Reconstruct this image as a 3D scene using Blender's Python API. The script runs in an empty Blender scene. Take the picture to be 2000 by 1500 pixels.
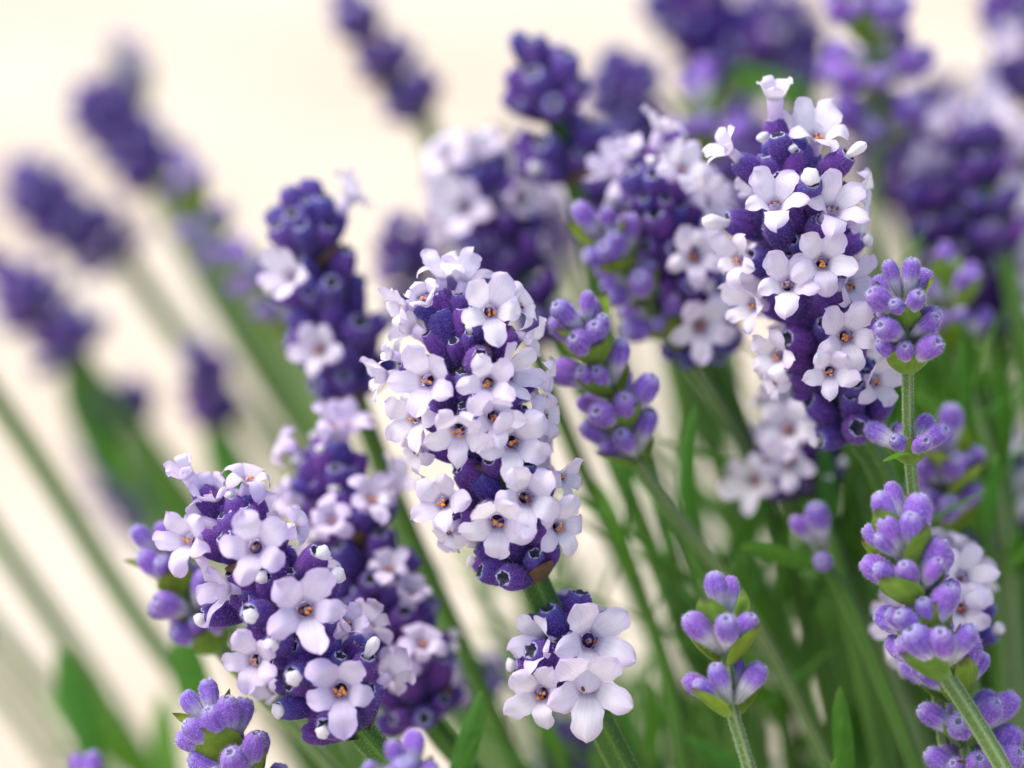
import bpy, math, random
from mathutils import Vector, Matrix

# ------------------------------------------------------------------ camera, world, sun, exposure
scn = bpy.context.scene
R = math.radians
COL = scn.collection
D = 0.33                      # focus distance (m), macro lens
PITCH = R(20)
HC = 0.42                     # height of the focus point above ground
FW = Vector((0, math.cos(PITCH), -math.sin(PITCH)))
UP = Vector((0, math.sin(PITCH), math.cos(PITCH)))
RT = Vector((1, 0, 0))
CAM = Vector((0, 0, HC)) - FW * D
U = 0.18 * D / 1000.0         # metres per photo pixel in the focus plane

cd = bpy.data.cameras.new('camera')
cam = bpy.data.objects.new('camera', cd)
COL.objects.link(cam)
cam.location = CAM
cam.rotation_euler = (math.pi / 2 - PITCH, 0, 0)
cd.sensor_width = 36
cd.lens = 100
cd.clip_start = 0.01
cd.clip_end = 500
cd.dof.use_dof = True
cd.dof.focus_distance = D - 0.004
cd.dof.aperture_fstop = 7.2
cd.dof.aperture_blades = 0
scn.camera = cam

w = bpy.data.worlds.new('World')
scn.world = w
w.use_nodes = True
nt = w.node_tree
bg = nt.nodes['Background']
sky = nt.nodes.new('ShaderNodeTexSky')
sky.sky_type = 'NISHITA'
sky.sun_disc = False
SUN_EL, SUN_AZ = 62, -88       # azimuth from +Y (behind the flowers) towards +X: from the left
sky.sun_elevation = R(SUN_EL)
sky.sun_rotation = R(SUN_AZ)
sky.air_density = 1.0
sky.dust_density = 4.0
sky.ozone_density = 1.0
nt.links.new(sky.outputs[0], bg.inputs[0])
bg.inputs[1].default_value = 0.15

sl = bpy.data.lights.new('sun', 'SUN')
sl.energy = 1.5
sl.angle = R(40)
sl.color = (1, 0.94, 0.85)
so = bpy.data.objects.new('sun', sl)
COL.objects.link(so)
sd = Vector((math.sin(R(SUN_AZ)) * math.cos(R(SUN_EL)), math.cos(R(SUN_AZ)) * math.cos(R(SUN_EL)), math.sin(R(SUN_EL))))
so.rotation_euler = sd.to_track_quat('Z', 'Y').to_euler()
so.location = (0, 0, 3)

scn.view_settings.view_transform = 'Standard'
scn.view_settings.look = 'None'
scn.view_settings.exposure = 0.76
scn.view_settings.gamma = 1
scn.render.engine = 'CYCLES'
scn.cycles.max_bounces = 6
scn.cycles.diffuse_bounces = 4
scn.cycles.glossy_bounces = 2
scn.cycles.transmission_bounces = 5
scn.render.resolution_x = 1024
scn.render.resolution_y = 768

# ------------------------------------------------------------------ helpers
def P(px, py, dz=0.0):
    """photo pixel + distance behind the focus plane (m) -> world point"""
    d = D + dz
    return CAM + RT * ((px - 1000) / 1000 * 0.18 * d) + UP * ((750 - py) / 1000 * 0.18 * d) + FW * d

def cdir(yaw, pitch):
    """direction seen from the camera: yaw right, pitch up, 0/0 faces the lens"""
    y, p = R(yaw), R(pitch)
    return (RT * (math.sin(y) * math.cos(p)) + UP * math.sin(p) - FW * (math.cos(y) * math.cos(p))).normalized()

class MB:
    def __init__(s):
        s.v = []; s.f = []; s.uv = []; s.m = []
    def vert(s, co, uv=(0, 0)):
        s.v.append(tuple(co)); s.uv.append(uv); return len(s.v) - 1
    def face(s, ids, m=0):
        s.f.append(tuple(ids)); s.m.append(m)
    def grid(s, pts, uvs, m=0, close=False):
        n, k = len(pts), len(pts[0])
        base = len(s.v)
        for i in range(n):
            for j in range(k):
                s.vert(pts[i][j], uvs[i][j])
        for i in range(n - 1):
            mm = m(i) if callable(m) else m
            for j in range(k if close else k - 1):
                j2 = (j + 1) % k
                s.face((base + i * k + j, base + i * k + j2, base + (i + 1) * k + j2, base + (i + 1) * k + j), mm)
        return base
    def add(s, o, moff=0):
        b = len(s.v)
        s.v += o.v; s.uv += o.uv
        s.f += [tuple(b + i for i in f) for f in o.f]
        s.m += [m + moff for m in o.m]
    def mesh(s, name, mats):
        me = bpy.data.meshes.new(name)
        me.from_pydata(s.v, [], s.f)
        ul = me.uv_layers.new(name='UVMap')
        dat = [0.0] * (len(me.loops) * 2)
        for l in me.loops:
            dat[2 * l.index], dat[2 * l.index + 1] = s.uv[l.vertex_index]
        ul.data.foreach_set('uv', dat)
        for m in mats:
            me.materials.append(m)
        me.polygons.foreach_set('material_index', s.m)
        me.polygons.foreach_set('use_smooth', [True] * len(s.f))
        me.update()
        return me

def link(name, data, parent=None, mat=None):
    o = bpy.data.objects.new(name, data)
    COL.objects.link(o)
    if parent is not None:
        o.parent = parent
    if mat is not None:
        o.matrix_local = mat
    return o

def tag(o, label, cat=None, group=None, kind=None):
    if label: o['label'] = label
    if cat: o['category'] = cat
    if group: o['group'] = group
    if kind: o['kind'] = kind
    return o

def frame(z, up, loc, sc=1.0, roll=0.0):
    """matrix: local +Z along z, local +Y as near as possible to up"""
    z = z.normalized()
    x = up.cross(z)
    if x.length < 1e-4:
        x = RT.cross(z)
    x.normalize()
    y = z.cross(x)
    m = Matrix((x, y, z)).transposed().to_4x4()
    m = m @ Matrix.Rotation(roll, 4, 'Z') @ Matrix.Scale(sc, 4)
    m.translation = loc
    return m

# ------------------------------------------------------------------ materials
def newmat(name):
    m = bpy.data.materials.new(name)
    m.use_nodes = True
    t = m.node_tree
    return m, t, t.nodes['Principled BSDF'], t.nodes['Material Output']

def N(t, typ, **kw):
    n = t.nodes.new(typ)
    for k, v in kw.items():
        setattr(n, k, v)
    return n

def ramp(t, stops, fac=None):
    r = N(t, 'ShaderNodeValToRGB')
    e = r.color_ramp.elements
    while len(e) < len(stops):
        e.new(0.5)
    for i, (p, c) in enumerate(stops):
        e[i].position = p
        e[i].color = (c[0], c[1], c[2], 1)
    if fac is not None:
        t.links.new(fac, r.inputs[0])
    return r

def mixc(t, fac, a, b, mode='MIX'):
    n = N(t, 'ShaderNodeMix', data_type='RGBA', blend_type=mode)
    for sock, v in ((n.inputs[0], fac), (n.inputs[6], a), (n.inputs[7], b)):
        if isinstance(v, (int, float)):
            sock.default_value = v
        elif isinstance(v, tuple):
            sock.default_value = (v[0], v[1], v[2], 1)
        else:
            t.links.new(v, sock)
    return n.outputs[2]

def mathn(t, op, a, b=0.0):
    n = N(t, 'ShaderNodeMath', operation=op)
    for s, v in ((n.inputs[0], a), (n.inputs[1], b)):
        if isinstance(v, (int, float)):
            s.default_value = v
        else:
            t.links.new(v, s)
    return n.outputs[0]

def uvsep(t):
    uv = N(t, 'ShaderNodeUVMap')
    sp = N(t, 'ShaderNodeSeparateXYZ')
    t.links.new(uv.outputs[0], sp.inputs[0])
    return uv, sp

def noise(t, vec, scale, detail=2.0, scl=None):
    if scl:
        mp = N(t, 'ShaderNodeMapping')
        mp.inputs['Scale'].default_value = scl
        t.links.new(vec, mp.inputs[0])
        vec = mp.outputs[0]
    n = N(t, 'ShaderNodeTexNoise')
    n.inputs['Scale'].default_value = scale
    n.inputs['Detail'].default_value = detail
    if vec is not None:
        t.links.new(vec, n.inputs['Vector'])
    return n.outputs[0]

def translucent(t, bsdf, out, col, fac):
    tr = N(t, 'ShaderNodeBsdfTranslucent')
    t.links.new(col, tr.inputs[0])
    mx = N(t, 'ShaderNodeMixShader')
    mx.inputs[0].default_value = fac
    t.links.new(bsdf.outputs[0], mx.inputs[1])
    t.links.new(tr.outputs[0], mx.inputs[2])
    t.links.new(mx.outputs[0], out.inputs[0])

def bump(t, bsdf, h, strength, dist):
    b = N(t, 'ShaderNodeBump')
    b.inputs['Strength'].default_value = strength
    b.inputs['Distance'].default_value = dist
    t.links.new(h, b.inputs['Height'])
    t.links.new(b.outputs[0], bsdf.inputs['Normal'])

def mat_petal(name, inner, outer, edge):
    m, t, b, o = newmat(name)
    uv, sp = uvsep(t)
    oi = N(t, 'ShaderNodeObjectInfo')
    cr = ramp(t, [(0.0, (0.46, 0.40, 0.54)), (0.14, inner), (0.5, inner), (1.0, outer)], sp.outputs[1])
    au = mathn(t, 'ABSOLUTE', mathn(t, 'SUBTRACT', sp.outputs[0], 0.5))
    ed = mathn(t, 'MULTIPLY', mathn(t, 'MULTIPLY', mathn(t, 'POWER', mathn(t, 'MULTIPLY', au, 2.0), 3.0), sp.outputs[1]), 0.8)
    c = mixc(t, ed, cr.outputs[0], edge)
    vein = noise(t, uv.outputs[0], 9.0, 3.0, (1.6, 0.16, 1))
    vr = ramp(t, [(0.36, (0.86, 0.85, 0.92)), (0.58, (1, 1, 1))], vein)
    c = mixc(t, 0.65, c, vr.outputs[0], 'MULTIPLY')
    tint = ramp(t, [(0.0, (1, 1, 1)), (1.0, (0.92, 0.88, 0.985))], oi.outputs['Random'])
    c = mixc(t, 1.0, c, tint.outputs[0], 'MULTIPLY')
    t.links.new(c, b.inputs['Base Color'])
    b.inputs['Roughness'].default_value = 0.55
    b.inputs['Specular IOR Level'].default_value = 0.25
    bump(t, b, vein, 0.35, 1.5 * U)
    translucent(t, b, o, c, 0.33)
    return m

M_PETALS = [mat_petal('petal_white_lilac', (0.94, 0.915, 0.94), (0.90, 0.835, 0.94), (0.76, 0.61, 0.91)),
            mat_petal('petal_lilac', (0.88, 0.82, 0.935), (0.81, 0.70, 0.925), (0.66, 0.49, 0.87))]

def mat_tube():
    m, t, b, o = newmat('corolla_tube')
    uv, sp = uvsep(t)
    cr = ramp(t, [(0.0, (0.60, 0.42, 0.76)), (0.55, (0.78, 0.66, 0.88)), (0.9, (0.80, 0.74, 0.91)), (1.0, (0.5, 0.42, 0.6))], sp.outputs[1])
    st = noise(t, uv.outputs[0], 10.0, 2.0, (2.2, 0.1, 1))
    sr = ramp(t, [(0.35, (0.82, 0.74, 0.9)), (0.6, (1, 1, 1))], st)
    c = mixc(t, 0.8, cr.outputs[0], sr.outputs[0], 'MULTIPLY')
    t.links.new(c, b.inputs['Base Color'])
    b.inputs['Roughness'].default_value = 0.55
    bump(t, b, st, 0.4, 1.5 * U)
    translucent(t, b, o, c, 0.25)
    return m
M_TUBE = mat_tube()

def mat_plain(name, col, rough=0.6, var=0.0, scale=200.0, trans=0.0, sheen=0.0):
    m, t, b, o = newmat(name)
    tc = N(t, 'ShaderNodeTexCoord')
    n = noise(t, tc.outputs['Object'], scale, 3.0)
    r = ramp(t, [(0.3, tuple(c * (1 - var) for c in col)), (0.7, tuple(min(1, c * (1 + var)) for c in col))], n)
    t.links.new(r.outputs[0], b.inputs['Base Color'])
    b.inputs['Roughness'].default_value = rough
    b.inputs['Sheen Weight'].default_value = sheen
    if trans:
        translucent(t, b, o, r.outputs[0], trans)
    return m

M_ANTHER = mat_plain('anther_orange', (0.80, 0.27, 0.02), 0.6, 0.3, 3000)
M_ANTHER_OLD = mat_plain('anther_brown', (0.20, 0.055, 0.02), 0.6, 0.4, 3000)
M_STIGMA = mat_plain('stigma', (0.42, 0.36, 0.42), 0.5, 0.2, 3000)
M_BUDW = mat_plain('closed_corolla_white', (0.86, 0.83, 0.88), 0.6, 0.06, 1500, 0.3, 0.3)
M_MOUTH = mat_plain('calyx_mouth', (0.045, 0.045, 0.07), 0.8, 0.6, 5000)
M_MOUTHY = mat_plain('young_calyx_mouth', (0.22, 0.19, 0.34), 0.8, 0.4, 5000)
M_RIM = mat_plain('calyx_rim', (0.42, 0.43, 0.68), 0.7, 0.3, 3000, 0.2)

def mat_calyx(name, stops, alt, altmax, fz, fzamt):
    m, t, b, o = newmat(name)
    uv, sp = uvsep(t)
    oi = N(t, 'ShaderNodeObjectInfo')
    tc = N(t, 'ShaderNodeTexCoord')
    cr = ramp(t, stops, sp.outputs[1])
    k = mathn(t, 'MULTIPLY', oi.outputs['Random'], altmax)
    vf = ramp(t, [(0.42, (0, 0, 0)), (0.7, (1, 1, 1))], sp.outputs[1])
    c = mixc(t, mathn(t, 'MULTIPLY', k, vf.outputs[0]), cr.outputs[0], alt)
    # ribs along the calyx and felted fuzz
    rib = noise(t, uv.outputs[0], 1.0, 2.0, (26.0, 2.2, 1))
    fuzz = noise(t, tc.outputs['Object'], 8000.0, 4.0)
    rr = ramp(t, [(0.3, (0.48, 0.46, 0.60)), (0.7, (1.4, 1.38, 1.25))], rib)
    c = mixc(t, 0.75, c, rr.outputs[0], 'MULTIPLY')
    ff = ramp(t, [(0.48, (0, 0, 0)), (0.75, (fzamt,) * 3)], fuzz)
    c = mixc(t, ff.outputs[0], c, fz)
    t.links.new(c, b.inputs['Base Color'])
    b.inputs['Roughness'].default_value = 0.85
    b.inputs['Specular IOR Level'].default_value = 0.2
    b.inputs['Sheen Weight'].default_value = 0.28
    b.inputs['Sheen Roughness'].default_value = 0.5
    b.inputs['Sheen Tint'].default_value = (fz[0], fz[1], fz[2], 1)
    h = mathn(t, 'ADD', rib, fuzz)
    bump(t, b, h, 0.8, 3.0 * U)
    return m

M_CALYX = mat_calyx('calyx_deep_violet',
    [(0.0, (0.12, 0.13, 0.10)), (0.22, (0.026, 0.014, 0.085)), (0.60, (0.034, 0.013, 0.14)), (0.90, (0.046, 0.041, 0.27)), (1.0, (0.12, 0.14, 0.40))],
    (0.155, 0.036, 0.27), 0.9, (0.28, 0.21, 0.58), 0.38)
M_CALYXB = mat_calyx('calyx_young_lilac',
    [(0.0, (0.34, 0.40, 0.24)), (0.44, (0.58, 0.58, 0.65)), (0.66, (0.25, 0.14, 0.60)), (0.87, (0.16, 0.07, 0.50)), (1.0, (0.36, 0.34, 0.64))],
    (0.29, 0.09, 0.54), 0.6, (0.62, 0.58, 0.86), 0.30)
M_CALYXM = mat_calyx('calyx_mid_violet',
    [(0.0, (0.13, 0.15, 0.11)), (0.25, (0.040, 0.028, 0.125)), (0.7, (0.044, 0.020, 0.19)), (0.93, (0.056, 0.048, 0.30)), (1.0, (0.13, 0.15, 0.4))],
    (0.15, 0.042, 0.30), 0.8, (0.40, 0.34, 0.70), 0.45)
M_HAIR = mat_plain('violet_hair', (0.42, 0.34, 0.72), 0.8, 0.2, 2000, 0.3)
M_HAIRB = mat_plain('pale_hair', (0.68, 0.66, 0.80), 0.8, 0.15, 2000, 0.4)
M_HAIRG = mat_plain('stem_hair', (0.55, 0.62, 0.45), 0.8, 0.15, 2000, 0.4)

def mat_leaf(name, col, tip, back, trans=0.3):
    m, t, b, o = newmat(name)
    uv, sp = uvsep(t)
    tc = N(t, 'ShaderNodeTexCoord')
    oi = N(t, 'ShaderNodeObjectInfo')
    n = noise(t, tc.outputs['Object'], 900.0, 4.0)
    nr = ramp(t, [(0.3, (0.72, 0.75, 0.7)), (0.7, (1.2, 1.18, 1.2))], n)
    vr = ramp(t, [(0.0, back), (0.25, col), (0.80, col), (1.0, tip)], sp.outputs[1])
    c = mixc(t, 0.8, vr.outputs[0], nr.outputs[0], 'MULTIPLY')
    vein = noise(t, uv.outputs[0], 8.0, 3.0, (3.0, 0.5, 1))
    ve = ramp(t, [(0.35, (0.8, 0.85, 0.8)), (0.6, (1.1, 1.1, 1.1))], vein)
    c = mixc(t, 0.6, c, ve.outputs[0], 'MULTIPLY')
    hue = ramp(t, [(0.0, (0.80, 0.95, 1.35)), (1.0, (1.18, 1.06, 0.7))], oi.outputs['Random'])
    c = mixc(t, 1.0, c, hue.outputs[0], 'MULTIPLY')
    t.links.new(c, b.inputs['Base Color'])
    b.inputs['Roughness'].default_value = 0.6
    b.inputs['Specular IOR Level'].default_value = 0.3
    b.inputs['Sheen Weight'].default_value = 0.05
    bump(t, b, vein, 0.5, 3 * U)
    translucent(t, b, o, c, trans)
    return m

M_LEAF = mat_leaf('lavender_leaf', (0.085, 0.245, 0.022), (0.13, 0.30, 0.04), (0.10, 0.235, 0.04), 0.45)
M_BRACT = mat_leaf('green_bract', (0.23, 0.38, 0.035), (0.13, 0.075, 0.06), (0.30, 0.44, 0.10), 0.35)
M_BRACTD = mat_leaf('brown_bract', (0.19, 0.115, 0.07), (0.07, 0.035, 0.03), (0.22, 0.17, 0.10), 0.2)

def mat_stem(name, groove, ridge):
    m, t, b, o = newmat(name)
    uv, sp = uvsep(t)
    tc = N(t, 'ShaderNodeTexCoord')
    c4 = mathn(t, 'COSINE', mathn(t, 'MULTIPLY', sp.outputs[0], 8 * math.pi))
    rm = ramp(t, [(0.0, groove), (0.45, groove), (1.0, ridge)], mathn(t, 'ADD', mathn(t, 'MULTIPLY', c4, 0.5), 0.5))
    n = noise(t, tc.outputs['Object'], 6500.0, 3.0)
    sp2 = ramp(t, [(0.52, (0, 0, 0)), (0.72, (0.6, 0.6, 0.6))], n)
    c = mixc(t, sp2.outputs[0], rm.outputs[0], tuple(min(1, x * 1.45) for x in ridge))
    n2 = noise(t, tc.outputs['Object'], 90.0, 3.0)
    n2r = ramp(t, [(0.3, (0.75, 0.8, 0.75)), (0.7, (1.15, 1.15, 1.1))], n2)
    c = mixc(t, 0.8, c, n2r.outputs[0], 'MULTIPLY')
    t.links.new(c, b.inputs['Base Color'])
    b.inputs['Roughness'].default_value = 0.7
    b.inputs['Sheen Weight'].default_value = 0.06
    bump(t, b, n, 0.5, 2 * U)
    return m

M_STEM = mat_stem('lavender_stem', (0.036, 0.125, 0.006), (0.095, 0.225, 0.018))
M_STEMY = mat_stem('young_lavender_stem', (0.085, 0.165, 0.035), (0.27, 0.38, 0.15))
M_WOOD = mat_plain('woody_base', (0.12, 0.09, 0.06), 0.9, 0.4, 120)

# ------------------------------------------------------------------ mesh variants (all sizes in photo pixels x U)
rng = random.Random(7)

def petal_mb(kind, rr, bend, curl, cup, twist, wide, seed, NS=11, NT=9, r0=11.0, RL=66.0):
    r = random.Random(seed)
    th = {'ul': 126, 'ur': 54, 'l': 198, 'd': 270, 'r': 342}[kind]
    th = R(th)
    rd = Vector((math.cos(th), math.sin(th), 0)); tg = Vector((-math.sin(th), math.cos(th), 0))
    L = RL * rr
    sf = r.uniform(0.38, 0.46) if kind in ('ul', 'ur') else r.uniform(0.27, 0.37)
    ph = r.uniform(0, 6.28); amp = r.uniform(1.5, 5.0); tipoff = r.uniform(-6, 6)
    pts, uvs = [], []
    r1 = r0 + (L - r0) * 0.28
    for i in range(NS + 1):
        s = (i / NS)
        s = s ** 0.85
        rad = r0 + (L - r0) * s
        wf = rad * math.tan(R(36))
        wsf = (r0 + (L - r0) * sf) * math.tan(R(36))
        W = 19.5 * wide * rr * RL / 66
        if s <= sf:
            hw = wf
        else:
            q = (s - sf) / (1 - sf)
            grow = wsf + (max(W, wsf) - wsf) * math.sin(min(1, q / 0.5) * math.pi / 2)
            hw = grow if q < 0.25 else grow * max(0.0, 1 - ((q - 0.25) / 0.75) ** 2.1) ** 0.66
            hw *= 1 - 0.12 * math.sin(math.pi * min(1, q / 0.5))
            hw = max(hw, 0.6)
        z0 = -26 * (max(0, 1 - s / 0.50)) ** 1.7
        ex = max(0.0, rad - r1)
        bb = bend + curl * max(0, s - 0.28)
        rad2 = rad if ex == 0 else r1 + ex * math.cos(bb)
        zz = z0 + (ex * math.sin(bb) if ex > 0 else 0)
        row, ru = [], []
        for j in range(NT):
            tt = -1 + 2 * j / (NT - 1)
            fade = min(1, max(0, (s - sf) / 0.35))
            z = zz + fade * (cup * 7 * tt * tt + amp * math.sin(2.6 * tt + ph) * s + twist * 9 * tt * s)
            z += fade * 0.9 * math.sin(9 * tt + ph) * (1 - abs(tt))
            ec = rad2 - fade * 2.2 * abs(tt) * math.sin(ph + 3 * tt)
            co = rd * ec + tg * (hw * tt + fade * tipoff * s) + Vector((0, 0, z))
            row.append(co * U); ru.append(((tt + 1) / 2, s))
        pts.append(row); uvs.append(ru)
    mb = MB(); mb.grid(pts, uvs)
    return mb

def tube_mb(bendx, bendy, length, r0=11.0, rb=10.0, NR=9, NSG=14, rtop=None):
    mb = MB(); pts, uvs = [], []
    for i in range(NR + 1):
        s = i / NR
        z = -26 - length * (1 - s)
        rad = rb + (r0 * 1.02 - rb) * s ** 1.5 + 4.0 * math.sin(s * math.pi) * 0.8
        if s == 1: rad = r0
        off = Vector((bendx * (1 - s) ** 2, bendy * (1 - s) ** 2, 0))
        row, ru = [], []
        for j in range(NSG):
            a = 2 * math.pi * j / NSG
            lob = 1 + 0.05 * math.cos(5 * a) * math.sin(s * math.pi)
            row.append((off + Vector((math.cos(a) * rad * lob, math.sin(a) * rad * lob, z))) * U)
            ru.append((j / NSG, s))
        pts.append(row); uvs.append(ru)
    mb.grid(pts, uvs, close=True)
    return mb

def ellipsoid_mb(c, rx, ry, rz, nr=5, ns=7, rot=None):
    mb = MB(); pts, uvs = [], []
    for i in range(nr + 1):
        a = math.pi * i / nr
        row, ru = [], []
        for j in range(ns):
            p = 2 * math.pi * j / ns
            v = Vector((rx * math.sin(a) * math.cos(p), ry * math.sin(a) * math.sin(p), -rz * math.cos(a)))
            if rot: v = rot @ v
            row.append((Vector(c) + v) * U); ru.append((j / ns, i / nr))
        pts.append(row); uvs.append(ru)
    mb.grid(pts, uvs, close=True)
    return mb

def stamens_mb(seed):
    r = random.Random(seed); mb = MB()
    n = r.choice((2, 3, 3, 4))
    a0 = r.uniform(0, 6.28)
    fresh = r.random() < 0.6
    for i in range(n):
        a = a0 + i * 2 * math.pi / n + r.uniform(-.4, .4)
        rad = r.uniform(5.0, 8.0)
        rot = Matrix.Rotation(r.uniform(0, 3.1), 3, 'Z') @ Matrix.Rotation(r.uniform(-.5, .5), 3, 'X')
        mb.add(ellipsoid_mb((rad * math.cos(a), rad * math.sin(a) * .7 - 2, r.uniform(-20, -11)), 4.6, 3.0, 3.0, rot=rot), 0 if (fresh and r.random() < .75) else 1)
    mb.add(ellipsoid_mb((r.uniform(-2, 2), r.uniform(-2, 2), -20), 4.0, 4.0, 6.0), 2)
    return mb

PK = ('ul', 'ur', 'l', 'd', 'r')
def make_flower_variant(i, style, M_PETAL=None):
    M_PETAL = M_PETAL or M_PETALS[0]
    r = random.Random(100 + i)
    pet = []
    for k in PK:
        upk = k in ('ul', 'ur')
        if style == 'open':
            bend = R(r.uniform(-2, 22)); curl = r.uniform(-1.1, 0.15)
            if upk: bend = R(r.uniform(20, 52)); curl = r.uniform(-1.2, 0.1)
        elif style == 'cup':
            bend = R(r.uniform(30, 50)); curl = r.uniform(-0.8, 0.1)
            if upk: bend = R(r.uniform(38, 60))
        elif style == 'half':
            bend = R(r.uniform(60, 74)); curl = r.uniform(-1.6, -0.4)
        else:   # reflexed
            bend = R(r.uniform(-8, 8)); curl = r.uniform(-1.5, -0.5)
        rr = r.uniform(0.86, 1.08) * (1.08 if k == 'd' else 1.0)
        wide = r.uniform(0.86, 1.12) * (1.15 if upk else 1.0)
        pet.append(petal_mb(k, rr, bend, curl, r.uniform(-1.3, 0.9), r.uniform(-.8, .8), wide, 1000 + 10 * i + PK.index(k), r0=19.0 if style == 'half' else 11.0, RL=47.0 if style == 'half' else 66.0))
    tub = tube_mb(r.uniform(-8, 8), r.uniform(-16, 2), r.uniform(48, 62)) if style != 'half' else tube_mb(r.uniform(-6, 6), r.uniform(-10, 2), 76, r0=19.0, rb=11.0)
    st = stamens_mb(500 + i)
    full = MB(); full.add(tub, 0)
    for p in pet: full.add(p, 1)
    full.add(st, 2)
    return dict(tube=tub.mesh('flower_tube', [M_TUBE]), petals=[p.mesh('petal', [M_PETAL]) for p in pet],
                st=st.mesh('stamens', [M_ANTHER, M_ANTHER_OLD, M_STIGMA]),
                full=full.mesh('flower_far', [M_TUBE, M_PETAL, M_ANTHER, M_ANTHER_OLD, M_STIGMA]))

FV = {'open': [make_flower_variant(i, 'open') for i in range(9)],
      'cup': [make_flower_variant(20 + i, 'cup') for i in range(6)],
      'half': [make_flower_variant(40 + i, 'half') for i in range(4)],
      'reflex': [make_flower_variant(60 + i, 'reflex') for i in range(4)]}

FVL = {k: [make_flower_variant({'open': 0, 'cup': 20, 'half': 40, 'reflex': 60}[k] + i + 9, k, M_PETALS[1]) for i in range(5)] for k in ('open', 'cup', 'half', 'reflex')}

def bud_mesh(i, length):
    """closed white corolla: knob on a short tube, local +Z outward, z=0 at the calyx mouth"""
    r = random.Random(300 + i)
    prof = [(-18, 8), (-6, 9), (0.15 * length, 10), (0.45 * length, 15), (0.7 * length, 17), (0.88 * length, 13), (0.97 * length, 7), (length, 0.8)]
    mb = MB(); pts, uvs = [], []
    ph = r.uniform(0, 6)
    for q, (z, rad) in enumerate(prof):
        row, ru = [], []
        for j in range(15):
            a = 2 * math.pi * j / 15
            l = 1 + 0.17 * math.cos(5 * a + ph + 0.35 * q) * (q / 7) + 0.05 * math.sin(3 * a + q)
            row.append(Vector((rad * l * math.cos(a), rad * l * math.sin(a) + 0.002 * z * z * 0.3, z)) * U); ru.append((j / 15, q / 7))
        pts.append(row); uvs.append(ru)
    mb.grid(pts, uvs, close=True)
    return mb.mesh('flower_bud', [M_BUDW])
BUDS = [bud_mesh(i, 24 + 3 * i) for i in range(3)]
BUDL = [bud_mesh(5 + i, 58 + 10 * i) for i in range(2)]

def calyx_mesh(i, young, mats, hairs, ns=20):
    """ribbed felted tube, base at z=0, mouth at z=100 px"""
    r = random.Random(700 + i + (50 if young else 0))
    L = 100.0
    mb = MB()
    k = r.uniform(0.92, 1.08)
    if young:
        prof = [(0, 7), (8, 10), (25, 14.5), (45, 19), (65, 22.5), (82, 21.5), (92, 16.5), (97, 12), (99.5, 8.5), (98, 6), (95, 4), (93.5, .3)]
    else:
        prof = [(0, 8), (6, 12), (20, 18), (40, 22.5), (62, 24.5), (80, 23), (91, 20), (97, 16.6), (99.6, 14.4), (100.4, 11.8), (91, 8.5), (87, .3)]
    nrim = 7
    bx, by = r.uniform(-6, 6), r.uniform(-7, 3)
    ph = r.uniform(0, 6); nrib = 8
    pts, uvs = [], []
    ell = r.uniform(0.9, 1.08)
    for q, (z, rad) in enumerate(prof):
        row, ru = [], []
        s = z / L
        for j in range(ns):
            a = 2 * math.pi * j / ns
            rb = 1 + 0.035 * math.cos(nrib * a + ph) * math.sin(min(1, s) * math.pi)
            zz = z
            if 7 <= q <= 10:
                zz += 1.3 * math.cos(5 * a + ph) + r.uniform(-1.2, 1.2)
                rb *= 1 + (0.04 if q < 9 else 0.15) * math.cos(5 * a + ph) + (r.uniform(-.06, .06) if q < 9 else r.uniform(-.2, .2))
            row.append(Vector((rad * k * rb * ell * math.cos(a) + bx * s * s, rad * k * rb / ell * math.sin(a) + by * s * s, zz)) * U)
            ru.append((j / ns, min(1, s)))
        pts.append(row); uvs.append(ru)
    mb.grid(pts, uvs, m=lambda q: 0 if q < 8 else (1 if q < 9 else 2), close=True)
    # felt of short hairs
    hwid = 0.28 if young else 0.32
    for h in range(hairs):
        s = r.uniform(0.04, 0.985)
        z = s * L
        for q in range(len(prof) - 5):
            if prof[q][0] <= z <= prof[q + 1][0]: break
        f = (z - prof[q][0]) / (prof[q + 1][0] - prof[q][0])
        rad = (prof[q][1] * (1 - f) + prof[q + 1][1] * f) * k
        a = r.uniform(0, 6.283)
        rd = Vector((math.cos(a) * ell, math.sin(a) / ell, 0)); tg = Vector((-math.sin(a), math.cos(a), 0))
        o = rd * rad + Vector((bx * s * s, by * s * s, z))
        ln = r.uniform(3.0, 6.5) * (1.35 if young else 1.0)
        d = (rd * r.uniform(.5, 1) + tg * r.uniform(-.9, .9) + Vector((0, 0, r.uniform(-.3, 1.0)))).normalized()
        sd_ = d.cross(rd)
        if sd_.length < 1e-3: sd_ = tg
        sd_.normalize()
        a0 = mb.vert((o - rd * .5 + sd_ * hwid) * U, (0, 0)); a1 = mb.vert((o - rd * .5 - sd_ * hwid) * U, (0, 0))
        a2 = mb.vert((o + d * ln) * U, (0, 1))
        mb.face((a0, a1, a2), 3)
    return mb.mesh('calyx', mats)

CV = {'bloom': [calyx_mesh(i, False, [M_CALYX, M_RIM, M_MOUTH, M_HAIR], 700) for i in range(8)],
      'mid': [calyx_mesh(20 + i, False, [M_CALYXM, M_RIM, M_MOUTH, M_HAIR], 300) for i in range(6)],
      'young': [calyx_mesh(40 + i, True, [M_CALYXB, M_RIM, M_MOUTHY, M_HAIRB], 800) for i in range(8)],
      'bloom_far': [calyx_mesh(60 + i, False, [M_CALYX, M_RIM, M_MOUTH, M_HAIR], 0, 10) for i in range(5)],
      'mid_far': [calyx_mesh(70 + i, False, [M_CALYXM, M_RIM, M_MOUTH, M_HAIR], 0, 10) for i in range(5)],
      'young_far': [calyx_mesh(80 + i, True, [M_CALYXB, M_RIM, M_MOUTHY, M_HAIRB], 0, 10) for i in range(5)]}

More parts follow.
